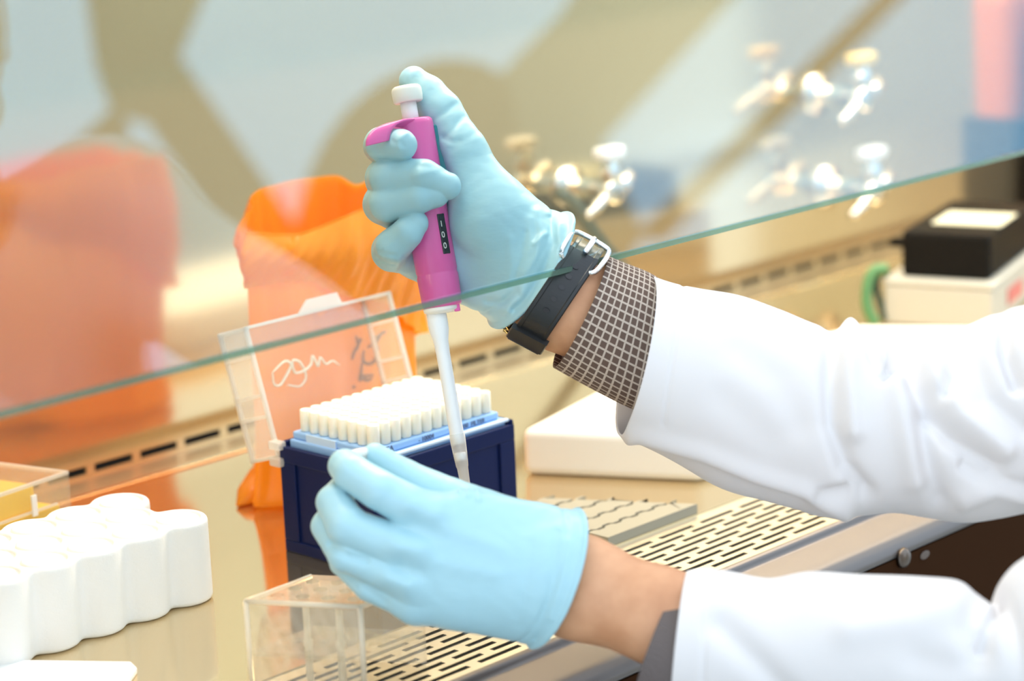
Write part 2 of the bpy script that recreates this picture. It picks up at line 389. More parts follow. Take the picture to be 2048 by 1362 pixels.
# ================================================================== ORANGE BAG
BC = np.array([1.092, 1.258])
_fp = np.array([(1.004, 1.230), (1.074, 1.304), (1.112, 1.313), (1.150, 1.309), (1.157, 1.262), (1.153, 1.219), (1.085, 1.200), (1.03, 1.206)]); _n = 160
_cl = np.vstack([_fp, _fp[:1]]); _sg = np.linalg.norm(np.diff(_cl, axis=0), axis=1); _cu = np.concatenate([[0], np.cumsum(_sg)])
_pts = np.array([[np.interp(t, _cu, _cl[:, k]) for k in (0, 1)] for t in np.linspace(0, _cu[-1], _n, endpoint=False)])
for _ in range(14): _pts = .5 * _pts + .25 * (np.roll(_pts, 1, 0) + np.roll(_pts, -1, 0))
def bag_section(z, wr, grow=0.):
    """rounded footprint of the bag with soft vertical folds"""
    d_ = _pts - BC; l_ = np.linalg.norm(d_, axis=1, keepdims=True); d_ = d_ / l_; out = []
    for i in range(_n):
        a = 2 * math.pi * i / _n
        w = grow + wr * (math.sin(7 * a + 9 * z) * .5 + math.sin(13 * a - 25 * z + 1.3) * .35 + math.sin(23 * a + 40 * z) * .2)
        lean = .06 * (z - .1) * np.array([.6, .2])
        out.append((*(_pts[i] + d_[i] * w + lean), z))
    return out
bt = thing('biohazard_bag', (1.092, 1.258, 0), 'orange plastic waste bag with a folded cuff standing behind the blue tip box', 'bag')
zz = [0, .006, .02, .05, .08, .10, .12, .14, .16, .175, .188, .196, .201]
V = []; Fc = []
for k, z in enumerate(zz):
    flare = .010 * math.exp(-z / .012)
    ring = bag_section(z, .0035 + .001 * math.sin(z * 60), flare - .002 * math.sin(z * 25))
    for (x_, y_, z_) in ring:
        if k >= 9:     # uneven drooping mouth
            z_ += .006 * math.sin((x_ - 1.06) * 26) - .004 + .0025 * math.sin(y_ * 160)
        V.append((x_, y_, max(z_, 0)))
n = 160
for k in range(len(zz) - 1):
    for i in range(n): Fc.append((k * n + i, k * n + (i + 1) % n, (k + 1) * n + (i + 1) % n, (k + 1) * n + i))
Fc.append(tuple(range(n))[::-1])
me = mesh(V, Fc); o = link('bag_body', me, bag_m, bt, smooth=True); sd = o.modifiers.new('s', 'SUBSURF'); sd.levels = sd.render_levels = 1
# folded-over cuff, hanging lower at the right
V = []; Fc = []; m_ = 12
for k in range(m_):
    t = k / (m_ - 1)
    top = bag_section(.196, .0030, .003)
    for (x_, y_, z_) in top:
        drop = .034 + .62 * max(0, x_ - 1.04) + .003 * math.sin(x_ * 90)
        zt = .199 + .006 * math.sin((x_ - 1.06) * 26) - .004 + .0025 * math.sin(y_ * 160)
        z_ = zt - t * drop; bul = .006 * math.sin(math.pi * min(1, t * 1.15)) + .004 * t
        c = np.array([x_ - BC[0], y_ - BC[1]]); l_ = np.linalg.norm(c) + 1e-9; c = c / l_
        w = .0022 * math.sin(31 * x_ / .05 + 18 * t) * t
        V.append((x_ + c[0] * (bul + w), y_ + c[1] * (bul + w), z_))
for k in range(m_ - 1):
    for i in range(n): Fc.append((k * n + i, (k + 1) * n + i, (k + 1) * n + (i + 1) % n, k * n + (i + 1) % n))
o = link('folded_cuff', mesh(V, Fc), bag_m, bt, smooth=True); sd = o.modifiers.new('s', 'SUBSURF'); sd.levels = sd.render_levels = 1
# spread bottom corner
bm = bmesh.new(); add_tube(bm, [(1.06, 1.262, .014), (1.03, 1.255, .010), (1.012, 1.250, .006), (.996, 1.246, .002)], [.022, .016, .011, .0008], 14)
for v in bm.verts: v.co.z = max(.0005, v.co.z * .8)
link('bottom_corner', frm(bm), bag_m, bt, smooth=True)
def scrawl(parent, name, strokes, yy, r, m_):
    for st in strokes:
        bm = bmesh.new()
        pp = spline([ony(a, b, yy) for a, b in st], 6); rr = [r * (.45 + .55 * math.sin(math.pi * i / (len(pp) - 1)) ** .5) for i in range(len(pp))]
        add_tube(bm, pp, rr, 6); link(name, frm(bm), m_, parent, smooth=True)
scrawl(bt, 'pen_stroke', [[(712, 672), (716, 690), (708, 705), (704, 720)], [(716, 690), (722, 676)], [(735, 695), (752, 684), (762, 668), (770, 664), (748, 676)], [(752, 684), (756, 700), (748, 722), (736, 728), (726, 720), (728, 700)], [(724, 725), (722, 745), (720, 760), (732, 752), (748, 750)], [(722, 745), (732, 760), (745, 756)], [(706, 772), (710, 776)], [(750, 592), (765, 598), (785, 590)]], 1.200, .0013, scrawl_m)

b3 = thing('orange_waste_pouch', (2.29, 1.36, 0), 'orange plastic pouch standing at the far right behind the black power box', 'bag')
bm = bmesh.new(); add_box(bm, (2.235, 1.345, .0), (2.36, 1.40, .235), bev=.018, seg=4)
for v in bm.verts: v.co.x += .004 * math.sin(v.co.z * 60); v.co.y += .003 * math.sin(v.co.z * 45 + 1)
link('pouch_body', frm(bm), film2_m, b3, smooth=True)
link('pouch_band', boxm((2.23, 1.340, .0), (2.365, 1.402, .095), bev=.004), black_m, b3)

# ================================================================== TIP BOX
BX0, BX1, BY0, BY1, BH = .957, 1.083, 1.061, 1.148, .0735
tb = thing('pipette_tip_box', ((BX0 + BX1) / 2, (BY0 + BY1) / 2, 0), 'navy blue pipette tip box with its clear lid flipped open behind it', 'tip box')
bm = bmesh.new(); t_ = .0025
def wallbox(bm, lo, hi): add_box(bm, lo, hi, bev=.0008, seg=1)
wallbox(bm, (BX0, BY0, 0), (BX1, BY1, .003))
wallbox(bm, (BX0, BY0 + .0015, 0), (BX0 + t_, BY1, BH - .003)); wallbox(bm, (BX1 - t_, BY0, 0), (BX1, BY1, BH))
wallbox(bm, (BX0, BY0 + .0015, 0), (BX1, BY0 + t_ + .0015, BH - .003)); wallbox(bm, (BX0, BY1 - t_, 0), (BX1, BY1, BH))
# raised frame round the recessed side panels
def panel_frame(bm, axis, c, sgn, a0, a1):
    th = .0018
    for (p0, p1, q0, q1) in ((a0, a1, .060, BH - .003), (a0, a1, 0, .008), (a0, a0 + .014, .008, .060), (a1 - .014, a1, .008, .060)):
        if axis == 'y': add_box(bm, (p0, c - (th if sgn < 0 else 0), q0), (p1, c + (th if sgn > 0 else 0), q1), bev=.0007, seg=2)
        else: add_box(bm, (c - (th if sgn < 0 else 0), p0, q0), (c + (th if sgn > 0 else 0), p1, q1), bev=.0007, seg=2)
panel_frame(bm, 'y', BY0 + .0015, -1, BX0, BX1); panel_frame(bm, 'x', BX0, -1, BY0, BY1)
link('box_base', frm(bm), navy_m, tb)
bm = bmesh.new()
for zc in (.071, .060): add_box(bm, (BX0 - .006, BY1 - .004, zc - .0028), (BX0 + .001, BY1 + .006, zc + .0028), bev=.001)
link('hinge_knuckles', frm(bm), rib_m, tb)
# light blue rack
rk = link('tip_rack', boxm((BX0 + .004, BY0 + .004, .060), (BX1 - .004, BY1 - .004, .0745), bev=.001), lblue_m, tb)
bm = bmesh.new(); add_box(bm, (BX0 + .006, BY0 + .006, .0745), (BX1 - .008, BY1 - .005, .0795), bev=.0012)
link('rack_deck', frm(bm), lblue_m, rk)
link('rack_label', boxm((BX0 + .0052, BY0 + .040, .0725), (BX0 + .0062, BY0 + .068, .0795)), mat('pale_blue_label', (.55, .72, .95), .4), rk)
link('rack_lip', boxm((BX0 + .004, BY0 + .0015, .0725), (BX1 - .003, BY0 + .0045, .0745), bev=.0006), mat('pale_blue_lip', (.62, .76, .95), .4), rk)
def text(name, s_, size, mtx, m_, parent, ext=.0002):
    cu = bpy.data.curves.new('t', 'FONT'); cu.body = s_; cu.size = size; cu.extrude = ext; cu.align_x = 'LEFT'
    to = bpy.data.objects.new('t', cu); COL.objects.link(to); dg = bpy.context.evaluated_depsgraph_get()
    me = bpy.data.meshes.new_from_object(to.evaluated_get(dg)); bpy.data.objects.remove(to); bpy.data.curves.remove(cu)
    me.transform(mtx); return link(name, me, m_, parent)
mt = lambda x_, z_: frame_mtx((x_, BY0 + .0057, z_), (1, 0, 0), (0, 0, 1), (0, -1, 0))
text('printed_label', 'VTA', .0062, mt(BX0 + .012, .0748), ink_m, rk)
text('printed_label', '- 10004', .0044, mt(BX0 + .045, .0755), ink_m, rk)
text('printed_label', '100  FILTER', .0044, mt(BX0 + .083, .0755), ink_m, rk)
# open lid: shell turned back on the hinge
LA = math.radians(107); hin = np.array([0, BY1 + .001, BH - .0125])
mL = Matrix.Translation(hin) @ Matrix.Rotation(-LA, 4, 'X') @ Matrix.Translation((0, -(BY1 + .001), 0))
h_ = .030; bm = bmesh.new(); w_ = .0016
lx0, lx1, ly0, ly1 = BX0 - .001, BX1 + .001, BY0, BY1
add_box(bm, (lx0, ly0, h_ - w_), (lx1, ly1, h_), mL)
lid = link('clear_lid', frm(bm), lid_m, tb)
bm = bmesh.new()
for lo, hi in (((lx0, ly0, 0), (lx0 + w_, ly1, h_)), ((lx1 - w_, ly0, 0), (lx1, ly1, h_)), ((lx0, ly0, 0), (lx1, ly0 + w_, h_)), ((lx0, ly1 - w_, 0), (lx1, ly1, h_))): add_box(bm, lo, hi, mL)
link('lid_wall', frm(bm), lid_m, lid)
bm = bmesh.new()
for xx in (lx0, lx1 - .0016):
    for yy in (ly0 + .018, ly0 + .044, ly0 + .058): add_box(bm, (xx - .0004, yy, 0), (xx + .002, yy + .0022, h_), mL)
    for zc in (0, h_ - .0022): add_box(bm, (xx - .0006, ly0, zc), (xx + .0022, ly1, zc + .0022), mL)
    for yy in (ly0, ly1 - .0022): add_box(bm, (xx - .0004, yy, 0), (xx + .002, yy + .0022, h_), mL)
for zc in (0, h_ - .002):
    add_box(bm, (lx0, ly0 - .0004, zc), (lx1, ly0 + .0016, zc + .002), mL)
link('lid_rib', frm(bm), rib_m, lid)
link('latch_tab', prismm([(lx0 + .046, ly0), (lx0 + .056, ly0 - .008), (lx0 + .082, ly0 - .008), (lx0 + .084, ly0)], 0, .002, mtx=mL), rib_m, lid)
yl = BY1 + h_ * .92 + .004
scrawl(lid, 'pen_stroke', [[(545, 745), (560, 730), (572, 722), (582, 730), (572, 752), (560, 770), (548, 768), (545, 745)], [(575, 770), (600, 772), (612, 752), (600, 725), (585, 722), (590, 745), (610, 740), (622, 728), (625, 712), (636, 732), (640, 715), (652, 728), (665, 722), (678, 730)]], BY1 + .030, .0009, mat('faded_white_marker', (.95, .85, .7), .7))
# 96 tips, each one a thing
bmT = bmesh.new(); add_lathe(bmT, [(.0036, 0), (.0041, .0007), (.0041, .0135), (.0036, .0142), (.0026, .0142), (.0024, .008)], 14)
tipme = frm(bmT); tipme.materials.append(cream_m); tipme.polygons.foreach_set('use_smooth', [True] * len(tipme.polygons))
tx0 = (BX0 + BX1) / 2 - .0495 - .001; ty0 = (BY0 + BY1) / 2 - .0315
for i in range(12):
    for j in range(8):
        o = bpy.data.objects.new('pipette_tip', tipme); COL.objects.link(o); o.location = (tx0 + .009 * i, ty0 + .009 * j, .0795)
        tag(o, 'cream pipette tip standing in the light blue rack of the navy box', 'pipette tip', 'cream tips in the navy tip box')

# ================================================================== FOAM TUBE RACK
fr_t = thing('foam_tube_rack', (.80, 1.16, 0), 'white foam tube rack with scalloped sides at the lower left', 'tube rack')
g, lo = grid3((.60, 1.085, -.004), (.90, 1.25, .058), .0013)
X_, Y_, Z_ = g[..., 0], g[..., 1], g[..., 2]
d2 = np.full(X_.shape, 9., np.float32); cents = []
for r_ in range(3):
    for c_ in range(10):
        cx = .854 - .033 * c_ - (.0165 if r_ % 2 else 0) + .0; cy = 1.1275 + .0286 * r_
        cents.append((cx, cy)); d2 = smin(d2, np.hypot(X_ - cx, Y_ - cy) - .0187, .008)
H_ = .0525
q1, q2 = d2, np.abs(Z_ - H_ / 2) - H_ / 2; rr = .003
dd = np.minimum(np.maximum(q1 + rr, q2 + rr), 0) + np.hypot(np.maximum(q1 + rr, 0), np.maximum(q2 + rr, 0)) - rr
for cx, cy in cents:
    ring = np.abs(np.hypot(X_ - cx, Y_ - cy) - .0135) - .0010
    dd = np.maximum(dd, -np.maximum(ring, (H_ - .0028) - Z_))
v, q = surface_nets(dd, lo, .0013); v[:, 2] = np.maximum(v[:, 2], 0)
link('foam_block', big_mesh(v, q), foam_m, fr_t, smooth=True)
del g, X_, Y_, Z_, d2, dd

# white lid in the very front corner
wl = [onz(*p_, .004)[:2] for p_ in [(-140, 1316), (262, 1322), (274, 1334), (250, 1368), (215, 1430), (-140, 1430)]]
o = link('white_plastic_lid', prismm(wl, .0, .004, bev=.001), white_m, None, origin=(.72, 1.05, 0)); tag(o, 'flat white lid lying before the foam rack in the bottom left corner', 'lid')

# ================================================================== YELLOW TIP BOX
yb = thing('yellow_tip_box', (.8, 1.29, 0), 'shallow clear box holding yellow tips, behind the foam rack at far left', 'tip box')
R_ = onz(137, 942, .05)[:2]; B_ = onz(0, 925, .05)[:2]; Fd = np.array([-1., -.12]); Fd /= np.linalg.norm(Fd); Bd = (B_ - R_) / np.linalg.norm(B_ - R_)
Bd = np.array([-.27, .963]); W1, W2 = .13, .085
def ypt(a, b): return R_ + Fd * a + Bd * b
quad = lambda a0, a1, b0, b1: [ypt(a0, b0), ypt(a1, b0), ypt(a1, b1), ypt(a0, b1)]
link('box_base', prismm(quad(.018, W1 - .008, .006, W2 - .006), 0, .012, bev=.001), dark_m, yb)
link('yellow_tray', prismm(quad(.006, W1 - .006, .004, W2 - .006), .012, .028, bev=.0008), yellow_m, yb)
o = link('yellow_tip_block', prismm(quad(.022, W1 - .010, .008, W2 - .010), .028, .0465, bev=.002), yellow_m, yb)
bm = bmesh.new(); add_prism(bm, quad(0, W1, 0, W2), .0485, .05); 
for qd in (quad(0, W1, 0, .0015), quad(0, W1, W2 - .0015, W2), quad(0, .0015, 0, W2), quad(W1 - .0015, W1, 0, W2)): add_prism(bm, qd, .014, .0485)
lidy = link('box_lid', frm(bm), boxlid_m, yb)
bm = bmesh.new()
for qd in (quad(0, W1, 0, .0018), quad(0, .0018, 0, W2), quad(0, W1, W2 - .0018, W2)): add_prism(bm, qd, .0478, .0502)
for z in (.030, .022): add_prism(bm, quad(.012, W1, -.0005, .001), z, z + .0016)
link('lid_rim', frm(bm), rib_m, lidy)
link('lid_clip', prismm(quad(.030, .034, -.0012, 0), .028, .042), white_m, lidy)

# ================================================================== ACRYLIC RACK
ar = thing('acrylic_tube_rack', (.82, .955, 0), 'clear acrylic tube rack with round holes under the lower gloved hand', 'tube rack')
A0 = np.array([.789, .985]); Ea = np.array([.97, .05]); Ea /= np.linalg.norm(Ea); Eb = np.array([.49, -.87]); Eb /= np.linalg.norm(Eb); La, Lb, Ht = .050, .066, .049
apt = lambda a, b: A0 + Ea * a + Eb * b
def holed(z0, z1, hr, name, m_):
    bm = bmesh.new(); es = []
    def loop(pts):
        vs = [bm.verts.new((float(p_[0]), float(p_[1]), z1)) for p_ in pts]
        for i in range(len(vs)): es.append(bm.edges.new((vs[i], vs[(i + 1) % len(vs)])))
    loop([apt(0, 0), apt(La, 0), apt(La, Lb), apt(0, Lb)])
    for i in range(3):
        for j in range(4):
            c = apt(.010 + .0138 * i, .0105 + .015 * j); loop([c + hr * np.array([math.cos(t), math.sin(t)]) for t in np.linspace(0, 2 * math.pi, 20, endpoint=False)])
    bmesh.ops.triangle_fill(bm, use_beauty=True, use_dissolve=False, edges=es)
    r = bmesh.ops.extrude_face_region(bm, geom=bm.faces[:]); bmesh.ops.translate(bm, verts=[g_ for g_ in r['geom'] if isinstance(g_, bmesh.types.BMVert)], vec=(0, 0, z0 - z1))
    return link(name, frm(bm), m_, ar)
holed(Ht - .003, Ht, .0042, 'top_plate', clear('frosted_acrylic', (.97, .95, .90), .30, (.95, .88, .76), .06, 1.45))
holed(.016, .0185, .0042, 'shelf', acr_m)
aq = lambda a0, a1, b0, b1: [apt(a0, b0), apt(a1, b0), apt(a1, b1), apt(a0, b1)]
link('side_panel', prismm(aq(0, .0028, 0, Lb), 0, Ht - .003), acr_m, ar)
link('side_panel', prismm(aq(La - .0028, La, 0, Lb), 0, Ht - .003), acr_m, ar)
bm = bmesh.new()
for (a, b) in ((0, 0), (0, Lb)): add_tube(bm, [(*apt(a, b), 0), (*apt(a, b), Ht - .001)], .0016, 10)
for (p0, p1) in (((0, 0), (0, Lb)), ((0, 0), (La, 0)), ((0, Lb), (La, Lb))): add_tube(bm, [(*apt(*p0), Ht - .001), (*apt(*p1), Ht - .001)], .0014, 10)
link('polished_edge', frm(bm), acre_m, ar, smooth=True)
for k in (.027, .046):
    link('support_pin', lathem([(.0022, 0), (.0022, .02), (.0028, .021), (.0028, .024), (.002, .025), (.002, Ht - .003)], 14, Matrix.Translation((*apt(.010, k), 0))), acre_m, ar, smooth=True)

# ================================================================== WHITE FOAM SLAB, RIBBED PLATE, POWER BOX
sl = [onz(1040, 862, .034)[:2], onz(1398, 874, .034)[:2], (1.66, .985), (1.612, 1.062), (1.567, 1.136), onz(1190, 781, .034)[:2]]
sl[0] = onz(1046, 950)[:2]; sl[1] = onz(1400, 966)[:2]
cxy = np.mean(sl, 0)
o = link('white_foam_slab', prismm(sl, .0, .034, bev=.006, seg=4), slab_m, None, origin=(*cxy, 0)); tag(o, 'large flat white foam slab on the worktop behind the forearm with the watch', 'foam slab')
plt = thing('ribbed_plate', (1.13, 1.03, 0), 'flat beige rack of wavy edged strips beside the front grille', 'rack')
px0, px1 = 1.0865, 1.176; yy0 = .9845
for k in range(5):
    n_ = 96; a = []; b = []; xr = px1 - .55 * .0188 * k
    for i in range(n_ + 1):
        t = i / n_; x_ = px0 + (xr - px0) * t; w0 = math.sin((px1 - x_) * 2 * math.pi / .0165); wv = .0011 * max(-1, min(1, w0 * 2.4))
        a.append((x_, yy0 + .0188 * k + (wv if k else 0))); b.append((x_, yy0 + .0188 * (k + 1) - .0026 + wv))
    link('wavy_strip', prismm(a + [(q_[0] - .010, q_[1]) if i_ == 0 else q_ for i_, q_ in enumerate(b[::-1])], .0015 if k else .0, .0065), beige_m, plt)
link('base_plate', prismm([(px0, yy0 + .001), (px1 - .002, yy0 + .001), (px1 - .053, yy0 + .092), (px0, yy0 + .092)], .0, .0015), beige_m, plt)

ct = thing('white_carton', (1.80, 1.15, 0), 'white cardboard box under the black power supply at the far right', 'box')
c0 = onz(1768, 648)[:2]; c1 = onz(1985, 662)[:2]; dirx = (c1 - c0) / np.linalg.norm(c1 - c0); diry = np.array([-dirx[1], dirx[0]])
qd = [c0, c1, c1 + diry * .20, c0 + diry * .20]
link('carton_body', prismm(qd, 0, .036, bev=.003), carton_m, ct)
link('carton_lid', prismm([c0 - .001 * dirx - .001 * diry, c1 + .001 * dirx - .001 * diry, c1 + diry * .201 + .001 * dirx, c0 + diry * .201 - .001 * dirx], .036, .041, bev=.002), carton_m, ct)
nb = c1 + diry * .05
bm = bmesh.new(); add_prism(bm, [nb + dirx * .0002, nb + dirx * .0012, nb + dirx * .0012 + diry * .05, nb + dirx * .0002 + diry * .05], .012, .026); link('red_mark', frm(bm), red_m, ct)
ps = thing('power_supply', (1.80, 1.15, .041), 'black power supply box with a paper label standing on the white carton', 'power supply')
qd2 = [c0 + dirx * .012 + diry * .012, c1 - dirx * .006 + diry * .012, c1 - dirx * .006 + diry * .17, c0 + dirx * .012 + diry * .17]
bm = bmesh.new(); add_prism(bm, qd2, .041, .0815, bev=.004)
for v in bm.verts:
    if v.co.z < .055: pass
link('enclosure', frm(bm), black_m, ps)
s0 = c0 + dirx * .028 + diry * .05
link('paper_label', prismm([s0, s0 + dirx * .062, s0 + dirx * .062 + diry * .06, s0 + diry * .06], .0815, .0823), mat('cream_label', (.75, .73, .55), .7), ps)
ce = np.array([*(c0 + dirx * .012 + diry * .03), .068])
link('plug', tubem([ce + np.array([*(dirx * .004), 0]), ce - np.array([*(dirx * .012), 0]), ce - np.array([*(dirx * .016), .002])], [.005, .0045, .003], 12), black_m, ps, smooth=True)
cp = [(1762, 541, 0), (1745, 556, 0), (1742, 600, 0), (1758, 640, 0), (1770, 655, 0)]
dcab = 2.10
pts = [at(a, b, dcab) for a, b, _ in [(1775, 538, 0), (1752, 540, 0), (1738, 560, 0), (1733, 595, 0), (1738, 625, 0), (1752, 648, 0)]]
link('green_cable', tubem(spline(pts, 6), .005, 12), green_m, ps, smooth=True)
pts = [at(a, b, dcab + .01) for a, b in [(1778, 545), (1758, 548), (1752, 575), (1762, 610), (1770, 640)]]
link('grey_cable', tubem(spline(pts, 6), .0035, 10), mat('dark_green_cable', (.05, .08, .05), .5), ps, smooth=True)
#@@PART2
# ================================================================== PIPETTE
DR = 1.42; sR = DR / F
pw = lambda u, v, w=0.: hand_world(np.array([hp((u, v, w), DR)]), DR)[0]
ad = RIGHT * .1676 - UP * .9859; rd = RIGHT * .9859 + UP * .1676
mP = frame_mtx(pw(822, 240), rd, -TOW, -ad) @ Matrix.Scale(sR, 4)
pip = thing('pipette', pw(935, 1000), 'magenta and teal pipette with white shaft held upright in the upper gloved hand', 'pipette')
link('body_shell', lathem([(30, -2), (38, 0), (42, -4), (43, -12), (42.5, -200), (42, -306), (40.6, -309), (40.6, -313), (42, -316), (40.5, -368), (38, -378), (30, -380)], 64, mP), mag_m, pip, smooth=True)
bm = bmesh.new(); add_prism(bm, [(6, -14), (63, -14), (57, -200), (47, -330), (6, -330)], 4, 40, bev=7, seg=4, mtx=mP @ Matrix.Rotation(math.pi / 2, 4, 'X') @ Matrix.Scale(-1, 4, (0, 0, 1)))
link('back_spine', frm(bm), teal_m, pip, smooth=True)
link('plunger_stem', lathem([(14, -6), (16.5, -2), (16.5, 44)], 40, mP), white_m, pip, smooth=True)
link('plunger_button', lathem([(17, 36), (27, 35), (29.5, 38), (30.5, 48), (30.5, 60), (28.5, 66), (24, 69), (.01, 70)], 48, mP @ Matrix.Translation((1, 0, 0))), ivory_m, pip, smooth=True)
# finger rest: a curved tongue that leaves the top of the body towards the viewer and bends down
path = spline([(832, 248, 20), (806, 244, 52), (788, 246, 72), (768, 256, 92), (757, 272, 104), (755, 287, 108)], 6)
V = []; Fc = []
for i, p_ in enumerate(path):
    t = path[min(i + 1, len(path) - 1)] - path[max(i - 1, 0)]; t = t / np.linalg.norm(t)
    wv = np.array([24., -6., -14.]) * (1.15 - .2 * i / len(path)); nn = np.cross(t, wv); nn = nn / np.linalg.norm(nn) * 3.2
    for k in (-1, -.6, .6, 1): V.append(p_ + wv * k + nn * (.5 if abs(k) == 1 else 1))
    for k in (1, .6, -.6, -1): V.append(p_ + wv * k - nn * (.5 if abs(k) == 1 else 1))
m_ = len(path)
for i in range(m_ - 1):
    for k in range(8): Fc.append((i * 8 + k, i * 8 + (k + 1) % 8, (i + 1) * 8 + (k + 1) % 8, (i + 1) * 8 + k))
Fc += [tuple(range(8))[::-1], tuple(range((m_ - 1) * 8, m_ * 8))]
me = mesh(hand_world(np.array([hp(v, DR) for v in V]), DR), Fc); bm = bmesh.new(); bm.from_mesh(me); bmesh.ops.recalc_face_normals(bm, faces=bm.faces); bm.to_mesh(me); bm.free()
link('finger_rest', me, mag_m, pip, smooth=True)
mD = mP @ Matrix.Rotation(math.radians(40), 4, 'Z')
bm = bmesh.new(); add_box(bm, (-9, -43.4, -277), (9, -40, -196), mD, bev=2); dsp = link('volume_window', frm(bm), slot_m, pip)
for k, ch in enumerate('100'):
    text('window_digit', ch, 17, mD @ frame_mtx((-7, -43.5, -222 - 22 * k), (1, 0, 0), (0, 0, 1), (0, -1, 0)), ivory_m, dsp, .15)
mSh = mP @ Matrix.Translation((-15, 0, 0))
link('collar', lathem([(30, -376), (36, -379), (35, -386), (24, -392)], 40, mP @ Matrix.Translation((-4, 0, 0))), ivory_m, pip, smooth=True)
link('ejector_nub', boxm((22, -14, -393), (34, 2, -376), mP, bev=2), mag_m, pip, smooth=True)
link('shaft', lathem([(20, -384), (20.5, -412), (20, -424), (15.5, -445), (14, -470), (13.8, -560), (14.5, -640), (13, -655)], 40, mSh), white_m, pip, smooth=True)
tp = link('tip', lathem([(15.5, -634), (16, -640), (14.6, -672), (12.6, -700), (11.4, -702), (10, -735), (6, -770), (2.2, -795)], 32, mSh, cap=False), tipc_m, pip, smooth=True)
tp['label'] = 'clear disposable tip'
link('tip_filter', lathem([(11.4, -672), (11, -688)], 24, mSh), white_m, tp, smooth=True)

# ================================================================== GLOVED HANDS
def build_glove(D0, palm, fingers, cut, ridges, lo, hi, h=2.3, kf=4.5, kp=20):
    g, lo = grid3(lo, hi, h); tr = lambda t: (*hp(t, D0), t[3]); d = None
    for a, b, fl in palm:
        c = cone(g, tr(a)[:3], tr(b)[:3], a[3], b[3], fl); d = c if d is None else smin(d, c, 42)
    out = d.copy()
    for fpts, k1 in fingers:
        c = chain(g, [tr(t) for t in fpts], kf); out = smin(out, smin(d, c, k1), 1.2)
    U, V_, W_ = g[..., 0], g[..., 1], g[..., 2]
    near = 1.25 / (1 + np.exp(-(W_ + 30) / 12))
    for pts, amp, sig in ridges: out -= ridge(U, V_, pts, amp, sig) * near
    # fine irregular film wrinkling
    out -= .7 * np.sin(U * .09 + 2 * np.sin(V_ * .05)) * np.sin(V_ * .11 + W_ * .07 + 2 * np.sin(U * .04)) * .6
    n_, c_, wt, flare = cut; n_ = np.array(n_) / np.linalg.norm(n_)
    q = (U - c_[0]) * n_[0] + (V_ - c_[1]) * n_[1] - wt * W_
    out -= flare * np.exp(-np.abs(q) / 14) + 5.5 * np.exp(-((q + 6) / 5.) ** 2)
    out += 2.6 * np.exp(-((q + 40) / 6.) ** 2)
    out = np.maximum(out, q)
    v, qd = surface_nets(out, lo, h); return big_mesh(hand_world(v, D0), qd)
W = (1085, 552, -22, 104)
palmR = [(W, (1160, 604, -10, 112), 1.05), (W, (985, 440, -12, 80), 1.15), ((985, 440, -12, 80), (928, 300, -22, 42), 1.), (W, (905, 340, -88, 50), 1.25), (W, (860, 405, -95, 50), 1.25), (W, (848, 460, -92, 48), 1.25),
         ((1050, 560, -40, 88), (838, 515, -78, 46), 1.2), ((985, 515, -62, 92), (930, 505, -72, 88), 1.4)]
fR = [([(928, 300, -22, 42), (882, 224, -50, 44), (853, 190, -64, 41), (828, 163, -68, 31)], 26),
      ([(888, 325, -88, 42), (764, 291, -32, 37), (765, 290, 42, 34), (803, 290, 74, 31)], 14),
      ([(862, 398, -95, 44), (772, 358, -30, 42), (778, 355, 40, 40), (848, 352, 72, 33), (894, 372, 68, 28)], 14),
      ([(850, 452, -92, 42), (768, 408, -25, 42), (776, 406, 40, 38), (838, 395, 70, 31), (872, 388, 66, 27)], 14),
      ([(838, 515, -78, 42), (784, 502, -16, 41), (788, 492, 42, 36), (815, 465, 62, 31), (831, 447, 60, 26)], 14)]
rdR = [([(912, 205), (890, 225), (868, 238)], -2.2, 5), ([(925, 232), (905, 262), (888, 275)], -2., 5), ([(955, 262), (925, 285), (905, 300)], -1.8, 6), ([(886, 274), (905, 285), (918, 282)], -2., 5),
       ([(1075, 425), (1082, 470), (1070, 520), (1040, 590), (1015, 622)], 5, 7), ([(1098, 438), (1104, 490), (1088, 540), (1058, 595), (1030, 618)], -5, 6), ([(1118, 450), (1120, 500), (1098, 555), (1060, 605)], 4.5, 6),
       ([(1050, 470), (1045, 520), (1030, 560), (1012, 600)], -2.5, 6), ([(1062, 440), (1058, 500), (1038, 570)], 2.5, 6), ([(1020, 480), (1022, 530), (1018, 580)], 1.6, 6), ([(1035, 590), (1005, 605), (975, 602)], -4, 5), ([(1090, 470), (1068, 490)], 3, 4),
       ([(790, 340), (840, 338), (900, 350)], -1.2, 5), ([(760, 520), (790, 528)], -2.5, 3.5), ([(765, 508), (795, 514)], -2, 3.5), ([(835, 360), (880, 345)], 1.5, 5), ([(818, 275), (800, 290), (805, 305)], 1.8, 4), ([(790, 290), (812, 300)], -1.5, 4)]
for k in range(5): rdR.append(([(795 + 7 * k, 548 - 3 * k), (812 + 6 * k, 515 - 2 * k)], -2.2, 2.6))
gloveR = build_glove(DR, palmR, fR, ((.835, .55), (1074, 546), .34, 10), rdR, (705, 115, -160), (1215, 680, 125))
DL = 1.29
WL = (1125, 1160, -14, 114)
palmL = [(WL, (1230, 1190, -12, 112), 1.1), (WL, (868, 1045, 10, 52), 1.2), (WL, (848, 1112, 20, 52), 1.2), (WL, (838, 1165, 12, 48), 1.2), (WL, (835, 1205, -8, 44), 1.2),
         ((1050, 1112, -15, 108), (940, 1085, -10, 104), 2.0), ((1040, 1180, -15, 90), (930, 1160, -5, 88), 1.7)]
